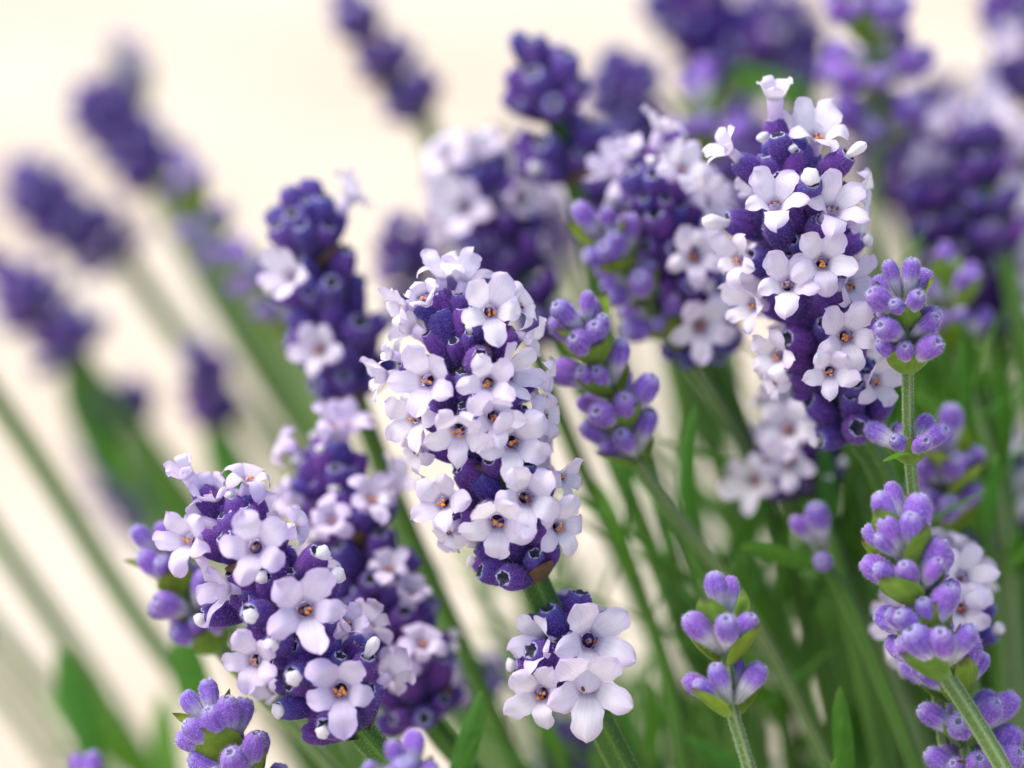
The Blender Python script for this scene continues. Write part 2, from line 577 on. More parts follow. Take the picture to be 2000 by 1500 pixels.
def leaf_mb(length, width, curve, fold, seed, NS=14, NT=7, tipp=1.0, basew=0.35):
    """blade from origin along +Z, face towards +Y, bending to -Y by curve"""
    r = random.Random(seed); pts, uvs = [], []
    ph = r.uniform(0, 6)
    for i in range(NS + 1):
        s = i / NS
        hw = width * 0.5 * (basew + (1 - basew) * math.sin(min(1, s / 0.45) * math.pi / 2)) * (max(0.0, 1 - max(0, (s - 0.5) / 0.5) ** (2.2 * tipp)) ** 0.7)
        hw = max(hw, width * 0.015)
        ang = curve * s
        c = Vector((0.06 * length * math.sin(2.2 * s + ph) * s, -length * s * math.sin(ang * 0.5), length * s * math.cos(ang * 0.5)))
        nrm = Vector((0, math.cos(ang), math.sin(ang)))
        row, ru = [], []
        for j in range(NT):
            t = -1 + 2 * j / (NT - 1)
            dip = fold * hw * (abs(t) ** 1.6) - 0.10 * hw * math.exp(-(t * 4) ** 2)
            row.append((c + Vector((hw * t, 0, 0)) + nrm * (-dip)) * U); ru.append(((t + 1) / 2, s))
        pts.append(row); uvs.append(ru)
    mb = MB(); mb.grid(pts, uvs)
    return mb

LEAVES = [leaf_mb(rng.uniform(480, 720), rng.uniform(52, 74), rng.uniform(0.1, 0.7), rng.uniform(0.2, 0.5), 30 + i).mesh('leaf', [M_LEAF]) for i in range(7)]
SMALL_LEAVES = [leaf_mb(rng.uniform(110, 150), rng.uniform(34, 44), rng.uniform(0.7, 1.3), 0.3, 50 + i).mesh('leaf', [M_LEAF]) for i in range(3)]
BRACTS = [leaf_mb(rng.uniform(74, 92), rng.uniform(62, 78), rng.uniform(-0.9, -0.4), rng.uniform(-0.55, -0.3), 70 + i, tipp=0.62, basew=0.55).mesh('bract', [M_BRACT]) for i in range(5)]
BRACTSD = [leaf_mb(rng.uniform(74, 90), rng.uniform(60, 74), rng.uniform(-0.7, -0.2), rng.uniform(-0.5, -0.2), 80 + i, tipp=0.55, basew=0.55).mesh('bract', [M_BRACTD]) for i in range(4)]

# ------------------------------------------------------------------ paths and stems
def catmull(pts, n=8):
    out = []
    q = [pts[0] * 2 - pts[1]] + pts + [pts[-1] * 2 - pts[-2]]
    for i in range(1, len(q) - 2):
        for k in range(n):
            t = k / n
            a, b, c, d = q[i - 1], q[i], q[i + 1], q[i + 2]
            out.append(0.5 * ((2 * b) + (c - a) * t + (2 * a - 5 * b + 4 * c - d) * t * t + (3 * b - a - 3 * c + d) * t ** 3))
    out.append(pts[-1].copy())
    return out

def to_ground(pts, root, n=16):
    p0 = pts[-1]; tn = (pts[-1] - pts[-2]).normalized()
    ln = (root - p0).length
    h0 = p0 + tn * ln * 0.38
    h1 = root + Vector((0, 0, ln * 0.35))
    for k in range(1, n + 1):
        t = k / n
        pts.append(p0 * (1 - t) ** 3 + h0 * 3 * t * (1 - t) ** 2 + h1 * 3 * t * t * (1 - t) + root * t ** 3)
    return pts

def stem_mesh(pts, rad0, rad1, mats, origin, hairs=0, hairlen=0, seed=0, nsg=16, tip=0.35):
    """four-ridged stalk; rad0 at the top, rad1 at the foot"""
    mb = MB(); n = len(pts)
    up0 = Vector((0.3, -1, 0.1)).normalized()
    ring, uvs = [], []
    acc = 0.0; L = [0.0]
    for i in range(1, n):
        acc += (pts[i] - pts[i - 1]).length; L.append(acc)
    fr = []
    for i in range(n):
        t = (pts[min(n - 1, i + 1)] - pts[max(0, i - 1)]).normalized()
        x = (up0 - t * up0.dot(t)).normalized(); y = t.cross(x)
        up0 = x
        f = L[i] / acc
        rad = (rad0 + (rad1 - rad0) * f)
        if L[i] < 60 * U: rad *= tip + (1 - tip) * L[i] / (60 * U)
        fr.append((pts[i], x, y, rad))
        row, ru = [], []
        for j in range(nsg):
            a = 2 * math.pi * j / nsg
            rr = rad * (1 + 0.16 * math.cos(4 * a))
            row.append(pts[i] - origin + x * (rr * math.cos(a)) + y * (rr * math.sin(a))); ru.append((j / nsg, L[i] / (100 * U)))
        ring.append(row); uvs.append(ru)
    mb.grid(ring, uvs, close=True)
    r = random.Random(seed)
    kmax = 0
    while kmax < n - 2 and L[kmax] < hairlen: kmax += 1
    for h in range(hairs):
        i = r.randrange(0, max(1, kmax)); f = r.random()
        p = fr[i][0].lerp(fr[i + 1][0], f); x, y, rad = fr[i][1], fr[i][2], fr[i][3]
        a = r.choice((0, 1, 2, 3)) * math.pi / 2 + r.gauss(0, 0.28)
        rd = x * math.cos(a) + y * math.sin(a)
        o = p - origin + rd * rad * 1.05
        d = (rd + Vector((r.uniform(-.8, .8), r.uniform(-.8, .8), r.uniform(-.8, .8)))).normalized()
        s = d.cross(Vector((r.random() - .5, r.random() - .5, r.random() - .5))).normalized() * 0.45 * U
        a0 = mb.vert(o + s); a1 = mb.vert(o - s); a2 = mb.vert(o + d * r.uniform(3, 6) * U)
        mb.face((a0, a1, a2), 1)
    return mb.mesh('stem', mats)

CROWN = Vector((0.075, 0.085, 0))
def root_pt(rr, px, dz):
    """foot of a stalk inside the woody crown of the bush; outer stalks root on their own side"""
    a = Vector(((px - 1300) / 1000 * 0.055, dz * 0.32 - 0.03, 0))
    return CROWN + a + Vector((rr.uniform(-.025, .025), rr.uniform(-.025, .025), -0.012))

def add_flower(root, org, throat, n, sc, style, roll, rr, far=False, lilac=False):
    pool = (FVL if lilac else FV)[style]
    v = pool[rr.randrange(len(pool))]
    m = frame(n, UP, throat - org, sc, roll)
    if far:
        return link('flower', v['full'], root, m)
    f = link('flower', v['tube'], root, m)
    for pm in v['petals']:
        link('petal', pm, f)
    link('stamens', v['st'], f)
    return f

def add_calyx(root, org, base, d, sc, kind, rr, wsc=1.0):
    me = CV[kind][rr.randrange(len(CV[kind]))]
    m = frame(d, UP, base - org, 1.0, rr.uniform(0, 6.28)) @ Matrix.Diagonal((sc * wsc, sc * wsc, sc, 1))
    return link('calyx', me, root, m)

class Axis:
    def __init__(s, pts):
        s.p = pts; s.L = [0.0]
        for i in range(1, len(pts)):
            s.L.append(s.L[-1] + (pts[i] - pts[i - 1]).length)
    def at(s, l):
        l = max(0, min(s.L[-1] - 1e-7, l))
        for i in range(len(s.p) - 1):
            if s.L[i] <= l <= s.L[i + 1]:
                f = (l - s.L[i]) / max(1e-9, s.L[i + 1] - s.L[i])
                return s.p[i].lerp(s.p[i + 1], f), (s.p[i] - s.p[i + 1]).normalized()
        return s.p[-1], (s.p[-2] - s.p[-1]).normalized()

def stalk(label, axis, dz, kind='bloom', stem=(), dz1=None, whorl=66, ncal=9, csc=1.0, pf=0.0, pbud=0.1, far=False,
          seed=0, flowers=(), knobs=(), gaps=(), lower=(), tiers=2, srad=22, lean=(38, 74), fstyle=None, bracts=None, group=None,
          width=1.0, hide_front=False, leaves=(), cat='lavender', back_pf=0.3, fsc=1.0, hairy=False, lilac=False):
    """one flowering stalk: axis = photo points of the spike from tip to foot, stem = further points below it"""
    rr = random.Random(seed * 17 + 5)
    if dz1 is None: dz1 = dz
    n_ax = len(axis)
    allpx = list(axis) + list(stem)
    pts = []
    for i, (x, y) in enumerate(allpx):
        f = i / max(1, len(allpx) - 1)
        pts.append(P(x, y, dz + (dz1 - dz) * f))
    root_w = root_pt(rr, allpx[-1][0], dz1)
    e = bpy.data.objects.new('lavender_stalk', None)
    COL.objects.link(e)
    e.empty_display_size = 0.01
    e.location = root_w
    org = root_w
    tag(e, label, cat, group or 'flowering lavender stalks of the bush')
    NSUB = 8
    cp = catmull(pts, NSUB)
    sp_len = sum((cp[i + 1] - cp[i]).length for i in range((n_ax - 1) * NSUB))
    cut = min(0.72 * 100 * U * csc * (0.8 if kind == 'young' else 1.0), 0.45 * sp_len)
    nsp = (n_ax - 1) * NSUB + 1
    while cut > 0 and nsp > 3:
        s0 = (cp[1] - cp[0]).length
        if s0 > cut:
            cp[0] = cp[0].lerp(cp[1], cut / s0); break
        cut -= s0; cp.pop(0); nsp -= 1
    spike = cp[:nsp]
    path = to_ground([p.copy() for p in cp], root_w)
    young = kind == 'young'
    smat = M_STEMY if young else M_STEM
    hl = sum((cp[i + 1] - cp[i]).length for i in range(len(cp) - 1))
    link('stem', stem_mesh(path, srad * U * (0.82 if young else 1), srad * 1.15 * U, [smat, M_HAIRG], org, 2600 if hairy else 0, hl, seed, 16 if not far else 8), e)
    ax = Axis(spike)
    total = ax.L[-1]
    full_ax = Axis(cp)
    ck = kind + ('_far' if far else '')
    CL = 100 * U * csc

    # hand-placed flowers (position, facing) of spikes that are in focus
    hero_dirs = []
    for fl in flowers:
        px, py, size, yaw, pitch = fl[:5]
        style = fl[5] if len(fl) > 5 else 'open'
        roll = R(fl[6]) if len(fl) > 6 else R(rr.uniform(-22, 22))
        n = cdir(yaw, pitch)
        # nearest axis point in the picture plane
        best = None
        q0 = P(px, py, dz)
        for i in range(0, len(cp)):
            d2 = ((cp[i] - q0) - FW * (cp[i] - q0).dot(FW)).length
            if best is None or d2 < best[0]: best = (d2, i)
        off, i = best
        tan = (cp[max(0, i - 1)] - cp[min(len(cp) - 1, i + 1)]).normalized()
        RF = (fl[7] if len(fl) > 7 else 165) * U
        dep = math.sqrt(max(0.0, RF * RF - off * off)) * max(0.0, math.cos(R(yaw)) * math.cos(R(max(0, pitch) * 0.9)))
        dd = (cp[i] - CAM).dot(FW) - dep - D
        throat = P(px, py, dd)
        sc = 1.07 * size / 62.0 * (D + dd) / D
        add_flower(e, org, throat, n, sc, style, roll, rr, lilac=lilac)
        tl = (62 if style != 'half' else 88) * U * sc
        tip = throat - n * tl
        axp = cp[min(len(cp) - 1, i + 5)]
        dr = (tip - axp).normalized()
        d = (dr * 0.6 + n * 0.45 + tan * 0.1).normalized()
        add_calyx(e, org, tip - d * CL * 0.93, d, csc, ck, rr)
    for kb in knobs:
        px, py, yaw, pitch = kb[:4]
        ln = kb[4] if len(kb) > 4 else 's'
        n = cdir(yaw, pitch)
        best = None; q0 = P(px, py, dz)
        for i in range(len(cp)):
            d2 = ((cp[i] - q0) - FW * (cp[i] - q0).dot(FW)).length
            if best is None or d2 < best[0]: best = (d2, i)
        off, i = best
        dep = math.sqrt(max(0.0, (140 * U) ** 2 - off * off)) * max(0, math.cos(R(yaw)))
        dd = (cp[i] - CAM).dot(FW) - dep - D
        tip = P(px, py, dd)
        link('flower_bud', rr.choice(BUDL if ln == 'l' else BUDS), e, frame(n, UP, tip - org, kb[5] if len(kb) > 5 else 0.8, rr.uniform(0, 6)))
        d = (n * 0.6 + (tip - cp[min(len(cp) - 1, i + 4)]).normalized() * 0.5).normalized()
        add_calyx(e, org, tip - d * CL * 0.95, d, csc, ck, rr)

    # whorls of calyxes round the axis
    ls = []
    l = total
    wh = whorl * U * csc
    nw = max(1, round(total / wh + 0.15))
    sp_ = total / nw
    for i in range(nw):
        ls.append((total - i * sp_ + (rr.uniform(-.08, .08) * sp_ if i else 0), 1.0))
    ls.append((min(total * 0.5, 0.32 * sp_), 0.0))
    for lw in lower:      # distant lower whorl(s), in px along the stem below the spike
        ls.append((total + lw * U * csc, 1.0))
    for wi, (l, flag) in enumerate(ls):
        frac = l / total
        c, t = full_ax.at(l)
        x = (RT - t * RT.dot(t)).normalized(); y = t.cross(x)
        topness = max(0.0, 1 - frac * 1.6) if frac <= 1 else 0
        a0 = rr.uniform(0, 6.28) if not young else (wi % 2) * math.pi / 2 + rr.uniform(-.35, .35) + math.pi * (0.25 + 0.25 * (seed % 2))
        small = (1.0 if frac > 0.3 else 0.82 + 0.6 * frac)
        if young:
            grp = 2
            for g in range(grp):
                ag = a0 + g * math.pi
                nn = max(1, ncal // 2) if flag else 1
                for k in range(nn):
                    a = ag + (k - (nn - 1) / 2) * rr.uniform(0.7, 0.95) + rr.uniform(-.15, .15)
                    tilt = R(rr.uniform(lean[0], lean[1]) * (1 - 0.5 * topness)) if flag else R(rr.uniform(6, 20))
                    rd = x * math.cos(a) + y * math.sin(a)
                    d = (t * math.cos(tilt) + rd * math.sin(tilt)).normalized()
                    sc = csc * small * rr.uniform(0.78, 1.08) * (0.9 if k % 2 else 1.0)
                    add_calyx(e, org, c + rd * 7 * U - t * 4 * U, d, sc * 0.98, ck, rr, rr.uniform(0.84, 1.06) * width)
                if bracts is not False:
                    rd = x * math.cos(ag) + y * math.sin(ag)
                    tb = R(rr.uniform(44, 62)); d = (t * math.cos(tb) + rd * math.sin(tb))
                    me = rr.choice(BRACTS)
                    link('bract', me, e, frame(d, t - rd * 0.2, c - t * 30 * U + rd * 15 * U - org, csc * small * rr.uniform(1.0, 1.2)))
        else:
            nn = ncal if flag else max(3, ncal // 2)
            for tier in range(tiers if flag else 1):
                for k in range(nn if tier == 0 else max(3, nn - 3)):
                    cnt = nn if tier == 0 else max(3, nn - 3)
                    a = a0 + 2 * math.pi * (k + 0.5 * tier) / cnt + rr.uniform(-.2, .2)
                    rd = x * math.cos(a) + y * math.sin(a)
                    tl = (lean[1] if tier == 0 else lean[0]) + rr.uniform(-9, 9)
                    tl *= (1 - 0.62 * topness)
                    if not flag: tl = rr.uniform(5, 24)
                    tilt = R(tl)
                    d = (t * math.cos(tilt) + rd * math.sin(tilt)).normalized()
                    if tier == 0: sc = csc * small * rr.uniform(0.68, 1.02)
                    else: sc = csc * small * rr.uniform(0.95, 1.12)
                    base = c + rd * 8 * U + t * (tier * 14) * U
                    add_calyx(e, org, base, d, sc * width, ck, rr, rr.uniform(0.9, 1.12))
                    tipw = base + d * CL * sc / csc * width
                    front = rd.dot(-FW)
                    p = pf if not (flowers and front > -0.25) else 0.0
                    if flowers and front <= -0.25: p = back_pf
                    if rr.random() < p:
                        nd = (d * 0.75 + rd * 0.5 + Vector((rr.uniform(-.3, .3), rr.uniform(-.3, .3), rr.uniform(-.25, .3)))).normalized()
                        st = fstyle or rr.choice(('open', 'open', 'open', 'cup', 'reflex', 'half'))
                        add_flower(e, org, tipw + nd * 58 * U * fsc, nd, fsc * rr.uniform(0.86, 1.05), st, rr.uniform(-.4, .4), rr, far=True, lilac=lilac)
                    elif rr.random() < pbud:
                        link('flower_bud', rr.choice(BUDS), e, frame(d, UP, tipw - d * 2 * U - org, rr.uniform(.6, .85), rr.uniform(0, 6)))
            if bracts is not False and flag:
                for g in range(2):
                    a = a0 + g * math.pi + rr.uniform(-.3, .3)
                    rd = x * math.cos(a) + y * math.sin(a)
                    d = (t * math.cos(R(62)) + rd * math.sin(R(62)))
                    link('bract', rr.choice(BRACTSD), e, frame(d, t - rd * .2, c - t * 22 * U + rd * 14 * U - org, csc * rr.uniform(.8, 1.1)))
    for (bx, by, tx, ty, lsc, twist) in leaves:
        b = P(bx, by, dz); d = P(tx, ty, dz - 0.004) - b
        nl = rr.choice(SMALL_LEAVES)
        link('leaf', nl, e, frame(d, UP if twist == 0 else -FW, b - org, lsc))
    return e

# ------------------------------------------------------------------ setting
def mat_ground():
    m, t, b, o = newmat('pale_sandy_paving')
    tc = N(t, 'ShaderNodeTexCoord')
    n1 = noise(t, tc.outputs['Object'], 3.0, 4.0)
    n2 = noise(t, tc.outputs['Object'], 240.0, 4.0)
    r1 = ramp(t, [(0.35, (0.56, 0.475, 0.36)), (0.65, (0.64, 0.58, 0.485))], n1)
    r2 = ramp(t, [(0.3, (0.85, 0.84, 0.82)), (0.7, (1.08, 1.08, 1.08))], n2)
    c = mixc(t, 1.0, r1.outputs[0], r2.outputs[0], 'MULTIPLY')
    t.links.new(c, b.inputs['Base Color'])
    b.inputs['Roughness'].default_value = 0.9
    bump(t, b, n2, 0.4, 0.003)
    return m
mb = MB()
gp, gu = [], []
for i in range(41):
    row, ru = [], []
    for j in range(41):
        a = (i - 20) / 20; c = (j - 20) / 20
        x = 60 * a * abs(a) ** 1.5; y = 60 * c * abs(c) ** 1.5
        row.append(Vector((y, x, 0.006 * math.sin(3 * x + 1) * math.sin(2.3 * y))) if abs(x) > .5 else Vector((y, x, 0))); ru.append((c, a))
    gp.append(row); gu.append(ru)
mb.grid(gp, gu)
g = link('ground', mb.mesh('ground', [mat_ground()]))
tag(g, 'pale cream sandy ground stretching away behind the lavender bush', kind='structure')
for p in g.data.polygons: pass

def mat_soil():
    m, t, b, o = newmat('bed_soil')
    tc = N(t, 'ShaderNodeTexCoord')
    n = noise(t, tc.outputs['Object'], 90.0, 6.0)
    r = ramp(t, [(0.3, (0.035, 0.024, 0.016)), (0.7, (0.12, 0.085, 0.055))], n)
    t.links.new(r.outputs[0], b.inputs['Base Color'])
    b.inputs['Roughness'].default_value = 0.95
    bump(t, b, n, 1.0, 0.01)
    return m
mb = MB(); gp, gu = [], []
r_ = random.Random(3)
for i in range(11):
    row, ru = [], []
    f = i / 10
    for j in range(36):
        a = 2 * math.pi * j / 36
        rad = (0.24 + 0.02 * math.sin(3 * a) + 0.015 * math.sin(7 * a + 1)) * max(f, 0.001)
        row.append(Vector((CROWN.x + 0.02 + rad * math.cos(a), CROWN.y + rad * math.sin(a), 0.012 * (1 - f ** 3) + r_.uniform(0, .003) + 0.004 * (1 - f) - 0.002 * (i == 10))))
        ru.append((f, j / 36))
    gp.append(row); gu.append(ru)
mb.grid(gp, gu, close=True)
s_ = link('flower_bed_soil', mb.mesh('soil', [mat_soil()]))
tag(s_, 'dark crumbly soil round the foot of the lavender bush', kind='structure')

# ------------------------------------------------------------------ the three spikes in full bloom and focus
A_FL = [(862, 520, 52, 5, 72, 'open', 0, 40), (822, 572, 46, -25, 38, 'half', 0, 110), (770, 600, 52, -66, -8, 'open', -10), (960, 603, 64, 6, 8, 'open', 8),
        (1030, 592, 52, 62, 18, 'reflex'), (1046, 662, 44, 80, -12, 'open'), (828, 742, 66, -14, 2, 'cup', -12), (735, 735, 48, -78, -4, 'cup'),
        (752, 690, 30, -70, 15, 'half'),
        (954, 748, 58, 2, -2, 'open', -14), (1008, 728, 60, 44, 10, 'cup', 0), (1080, 742, 48, 80, -10, 'reflex'), (798, 818, 60, -32, -8, 'open', 20),
        (802, 886, 50, -58, -22, 'reflex'), (893, 850, 64, -6, -24, 'cup', 0), (966, 815, 58, 8, -6, 'cup', 15), (1006, 866, 68, 12, -4, 'open', -6),
        (1078, 812, 54, 62, 0, 'reflex'), (858, 980, 60, -18, 4, 'cup', 18), (1030, 972, 70, 6, 2, 'open', -10), (968, 1028, 72, -6, -16, 'open', 0),
        (1100, 1030, 56, 26, 0, 'open', 24), (868, 1046, 44, -48, -30, 'reflex'), (1112, 932, 48, 55, -4, 'open'),
        # lower whorl on the same stalk
        (1046, 1252, 62, -48, 4, 'cup', 0, 120), (1160, 1250, 80, 14, 6, 'cup', -8, 130), (1148, 1345, 82, 0, -6, 'cup', 0, 150), (1050, 1360, 66, -18, -6, 'open', 10, 140),
        (1172, 1196, 52, 30, 62, 'reflex', 0, 90)]
stalk('large spike crowded with pale flowers, a separate flower whorl lower on its stem',
      [(873, 545), (905, 690), (948, 850), (995, 1010), (1040, 1125)], 0.0, 'bloom',
      stem=[(1075, 1200), (1125, 1310), (1182, 1430), (1240, 1540)], dz1=0.003, flowers=A_FL,
      knobs=[(938, 700, 15, -10, 's', .7), (940, 520, 0, 60, 's', .01)][:1], whorl=94, ncal=8, csc=1.12, lean=(30, 62), lower=(165, 225), seed=1, srad=25, hairy=True)

B_FL = [(1514, 168, 50, -6, 66, 'half', 0, 30), (1602, 248, 66, 14, 48, 'open', 0, 90), (1412, 285, 46, -62, 30, 'cup', 0, 140), (1514, 385, 62, -4, 36, 'cup', 4), (1636, 398, 62, 20, 28, 'cup', -20),
        (1430, 508, 52, -44, -4, 'open', 0), (1538, 548, 60, -6, 20, 'cup', 0), (1610, 510, 64, 2, 4, 'open', 5), (1674, 556, 58, 42, 0, 'open', 15),
        (1700, 372, 50, 72, -4, 'reflex'), (1458, 596, 54, -48, -4, 'cup'), (1658, 658, 66, 6, -4, 'open', 12), (1508, 696, 54, -36, -6, 'open', 10),
        (1622, 728, 52, -2, -8, 'cup', 0), (1722, 745, 58, 30, -4, 'open', 30), (1504, 748, 44, -66, -10, 'reflex'), (1694, 440, 46, 76, -8, 'reflex')]
stalk('tall lavender spike with white flowers up to its tip, next to a slim bud spike',
      [(1527, 235), (1552, 400), (1588, 560), (1628, 720), (1672, 838)], 0.001, 'bloom',
      stem=[(1712, 905), (1760, 1020), (1830, 1210), (1900, 1500)], dz1=0.02, flowers=B_FL,
      knobs=[(1422, 436, -60, 0, 'l', .9), (1580, 352, 4, 20, 's', 1.1), (1655, 305, 50, 30, 'l', .7), (1684, 470, 60, 0, 's')], whorl=94, ncal=8, csc=1.1, lean=(30, 60), seed=2, srad=24, hairy=True)

C_FL = [(352, 912, 46, -50, 45, 'half', 0, 60), (408, 952, 52, -15, 42, 'half', 0, 90), (488, 922, 54, 30, 62, 'reflex', 0, 60), (355, 1053, 60, -28, 4, 'open', -10), (497, 1068, 72, 2, 4, 'open', -16),
        (592, 1032, 46, 66, 0, 'reflex'), (420, 1150, 62, -62, -2, 'cup', 0), (597, 1190, 76, 6, 4, 'open', 12), (688, 1212, 46, 50, 32, 'half', 0),
        (490, 1292, 60, -12, -2, 'open', -14), (664, 1350, 74, 2, 2, 'open', 6)]
stalk('leaning lavender spike with scattered star-shaped lilac flowers and little white closed buds',
      [(432, 955), (515, 1120), (612, 1290), (700, 1420)], -0.002, 'bloom',
      stem=[(745, 1475), (830, 1580)], dz1=0.0, flowers=C_FL,
      knobs=[(493, 1200, -8, -8, 's', .9), (532, 1256, -4, -8, 's', .9), (575, 1320, 0, -10, 's', .95), (624, 1085, 30, 20, 's', .9), (650, 1128, 40, 20, 's', 1.0),
             (552, 1385, -40, -10, 's', .9), (634, 1424, -14, -20, 's', .8), (716, 1282, 40, 46, 'l', .75), (402, 1205, -60, -20, 's', .8)],
      whorl=92, ncal=8, csc=1.12, lean=(30, 62), lilac=True, seed=3, srad=24, hairy=True)

# ------------------------------------------------------------------ slim bud spikes
stalk('slim young bud spike on a straight upright stem, touching the tall white-flowered spike',
      [(1762, 505), (1766, 610), (1772, 700)], -0.007, 'young', stem=[(1775, 860), (1788, 1000), (1810, 1200), (1850, 1500)], dz1=0.006, seed=11, whorl=62, ncal=7, csc=.98,
      lower=(185,), srad=13, lean=(36, 60), leaves=[(1776, 886, 1712, 868, .62, 0)], hairy=True)
stalk('long bright lilac bud spike whose bare stem crosses another bud spike below',
      [(1722, 945), (1765, 1070), (1800, 1190), (1838, 1300)], -0.009, 'young', stem=[(1900, 1400), (1965, 1510), (2030, 1640)], seed=12, whorl=60, ncal=8, csc=1.2,
      srad=18, lean=(34, 62), hairy=True)
stalk('bud spike crossed in front by the bare stem of a longer bud spike',
      [(1800, 1195), (1850, 1300), (1880, 1400), (1900, 1520)], 0.002, 'young', stem=[(1940, 1640)], seed=13, whorl=66, ncal=8, csc=1.25, srad=16, lean=(40, 70))
stalk('young bud spike with green bracts standing right beside the large pale-flowered spike',
      [(1112, 570), (1150, 660), (1190, 760), (1236, 885)], 0.004, 'young', stem=[(1300, 980), (1395, 1100), (1500, 1260), (1620, 1500)], dz1=0.03, seed=14, whorl=82, ncal=6, csc=1.16, srad=14, lean=(26, 52), hairy=True)
stalk('soft bud spike with a lime green bract near its tip and long slanting stem',
      [(1148, 395), (1190, 470), (1240, 550), (1296, 635)], 0.018, 'young', stem=[(1370, 740), (1460, 880), (1570, 1030), (1700, 1220), (1820, 1500)], dz1=0.05, seed=15, whorl=84, ncal=6, csc=1.14, srad=17, lean=(30, 56))
stalk('short pale bud spike with lime bracts on a hairy light green stem',
      [(1408, 1110), (1415, 1230), (1427, 1370)], -0.009, 'young', stem=[(1445, 1440), (1475, 1540)], seed=16, whorl=80, ncal=7, csc=1.1, srad=13, lean=(28, 54), hairy=True)
stalk('bud spike with green bracts under the leaning lilac-flowered spike',
      [(372, 1325), (412, 1410), (465, 1510), (520, 1600)], -0.002, 'young', stem=[(580, 1700)], seed=17, whorl=84, ncal=8, csc=1.15, srad=15, lean=(30, 60))
stalk('tip of a bud spike rising beside the foot of the leaning lilac-flowered spike',
      [(782, 1430), (792, 1530), (800, 1640)], -0.022, 'young', stem=[(820, 1760)], seed=18, whorl=80, ncal=8, csc=1.0, srad=15, lean=(34, 60))
stalk('bud spike with bright green bracts tucked behind the leaning lilac-flowered spike',
      [(283, 1020), (330, 1110), (385, 1205), (412, 1250)], 0.014, 'young', stem=[(500, 1350), (600, 1450), (720, 1580)], dz1=0.02, seed=19, whorl=80, ncal=6, csc=1.02, srad=15, lean=(28, 50))
stalk('soft bud spike with spaced whorls behind the stem of the slim upright bud spike',
      [(1842, 810), (1852, 890), (1850, 1010)], 0.022, 'young', stem=[(1846, 1120), (1850, 1300), (1860, 1500)], dz1=0.04, seed=20, whorl=84, ncal=6, csc=1.2, srad=14, lean=(28, 52))
stalk('few lilac buds at the leafy node of a young blurred stem',
      [(1585, 1010), (1610, 1092)], 0.018, 'young', stem=[(1662, 1180), (1740, 1320), (1800, 1500)], dz1=0.03, seed=21, whorl=120, ncal=2, csc=1.0, srad=14, lean=(36, 58), bracts=False)
stalk('blurred bud tip low down among slanting green leaves on pale ground',
      [(178, 1500), (200, 1580)], 0.03, 'young', stem=[(240, 1660)], seed=22, whorl=84, ncal=6, srad=18)

# ------------------------------------------------------------------ soft spikes a little behind
def F(*a): return a
stalk('soft dark violet spike with just two pale flowers against the cream ground',
      [(578, 345), (610, 480), (650, 620), (692, 765)], 0.028, 'mid', stem=[(735, 880), (800, 1040), (900, 1260), (1010, 1500)], dz1=0.05, seed=33, whorl=90, ncal=7, csc=1.28, pf=0.02, pbud=.06, srad=20, lean=(34, 60),
      flowers=[(556, 535, 56, -30, 10, 'cup', 10, 150), (616, 680, 56, -20, 6, 'cup', 0, 150)], back_pf=.05)
stalk('soft spike full of pale flowers right behind the leaning lilac-flowered spike',
      [(600, 830), (675, 1010), (750, 1190), (835, 1400)], 0.024, 'bloom', stem=[(930, 1520), (990, 1640)], seed=32, whorl=88, ncal=8, csc=1.18, lilac=True, pf=0.34, pbud=.22, srad=21, fsc=.94)
stalk('soft spike crowned by pale flowers behind the large pale-flowered spike',
      [(905, 290), (950, 400), (995, 540)], 0.05, 'mid', stem=[(1050, 700), (1130, 900), (1240, 1150), (1380, 1500)], dz1=0.07, seed=33, whorl=88, ncal=9, csc=1.12, pf=0.24, srad=20,
      flowers=[(862, 292, 60, -40, 30, 'reflex', 0, 150), (940, 280, 54, 20, 50, 'half', 0, 100), (900, 400, 64, -15, 5, 'cup', 0, 160), (1022, 385, 50, 40, 0, 'half', 0, 150)])
stalk('dark violet spike without open flowers, brown bracts between its separate whorls',
      [(1022, 40), (1055, 140), (1085, 240), (1115, 345)], 0.04, 'mid', stem=[(1150, 480), (1200, 700), (1290, 1000), (1420, 1500)], dz1=0.06, seed=36, whorl=98, ncal=7, csc=1.3, pf=0.0, pbud=.12, srad=20, lean=(34, 60))
stalk('violet spike edged with pale flowers behind the bud spike with the lime bract',
      [(1245, 290), (1290, 410), (1335, 540), (1385, 675)], 0.022, 'bloom', stem=[(1430, 790), (1500, 1000), (1600, 1300), (1640, 1500)], dz1=0.05, seed=35, whorl=86, ncal=9, csc=1.06, pf=0.10, pbud=.1, srad=20,
      flowers=[(1222, 285, 46, -10, 60, 'half', 0, 60), (1338, 320, 56, 20, 20, 'open', 0, 150), (1360, 500, 58, 6, 0, 'open', 0, 160), (1372, 640, 62, 10, -10, 'open', 0, 160), (1300, 300, 46, 20, 60, 'half', 0, 60), (1392, 390, 50, 50, 0, 'cup'), (1410, 560, 48, 60, 0, 'reflex')], knobs=[(1360, 466, 10, 0, 's', 1.0)])
stalk('blurred blue-violet spike tip peeping out beside the dark violet spike with two flowers',
      [(745, 400), (800, 490), (850, 620)], 0.085, 'mid', stem=[(910, 800), (1010, 1100), (1100, 1500)], dz1=0.09, seed=36, whorl=90, ncal=8, csc=1.1, far=True, srad=20)
stalk('blurred violet spike with open whorls above and behind the tall white-flowered spike',
      [(1672, -110), (1695, 20), (1715, 150), (1730, 260)], 0.06, 'young', stem=[(1710, 330), (1720, 600), (1750, 1000), (1780, 1500)], dz1=0.08, seed=37, whorl=78, ncal=9, csc=1.6, far=True, srad=20, lean=(40, 74))
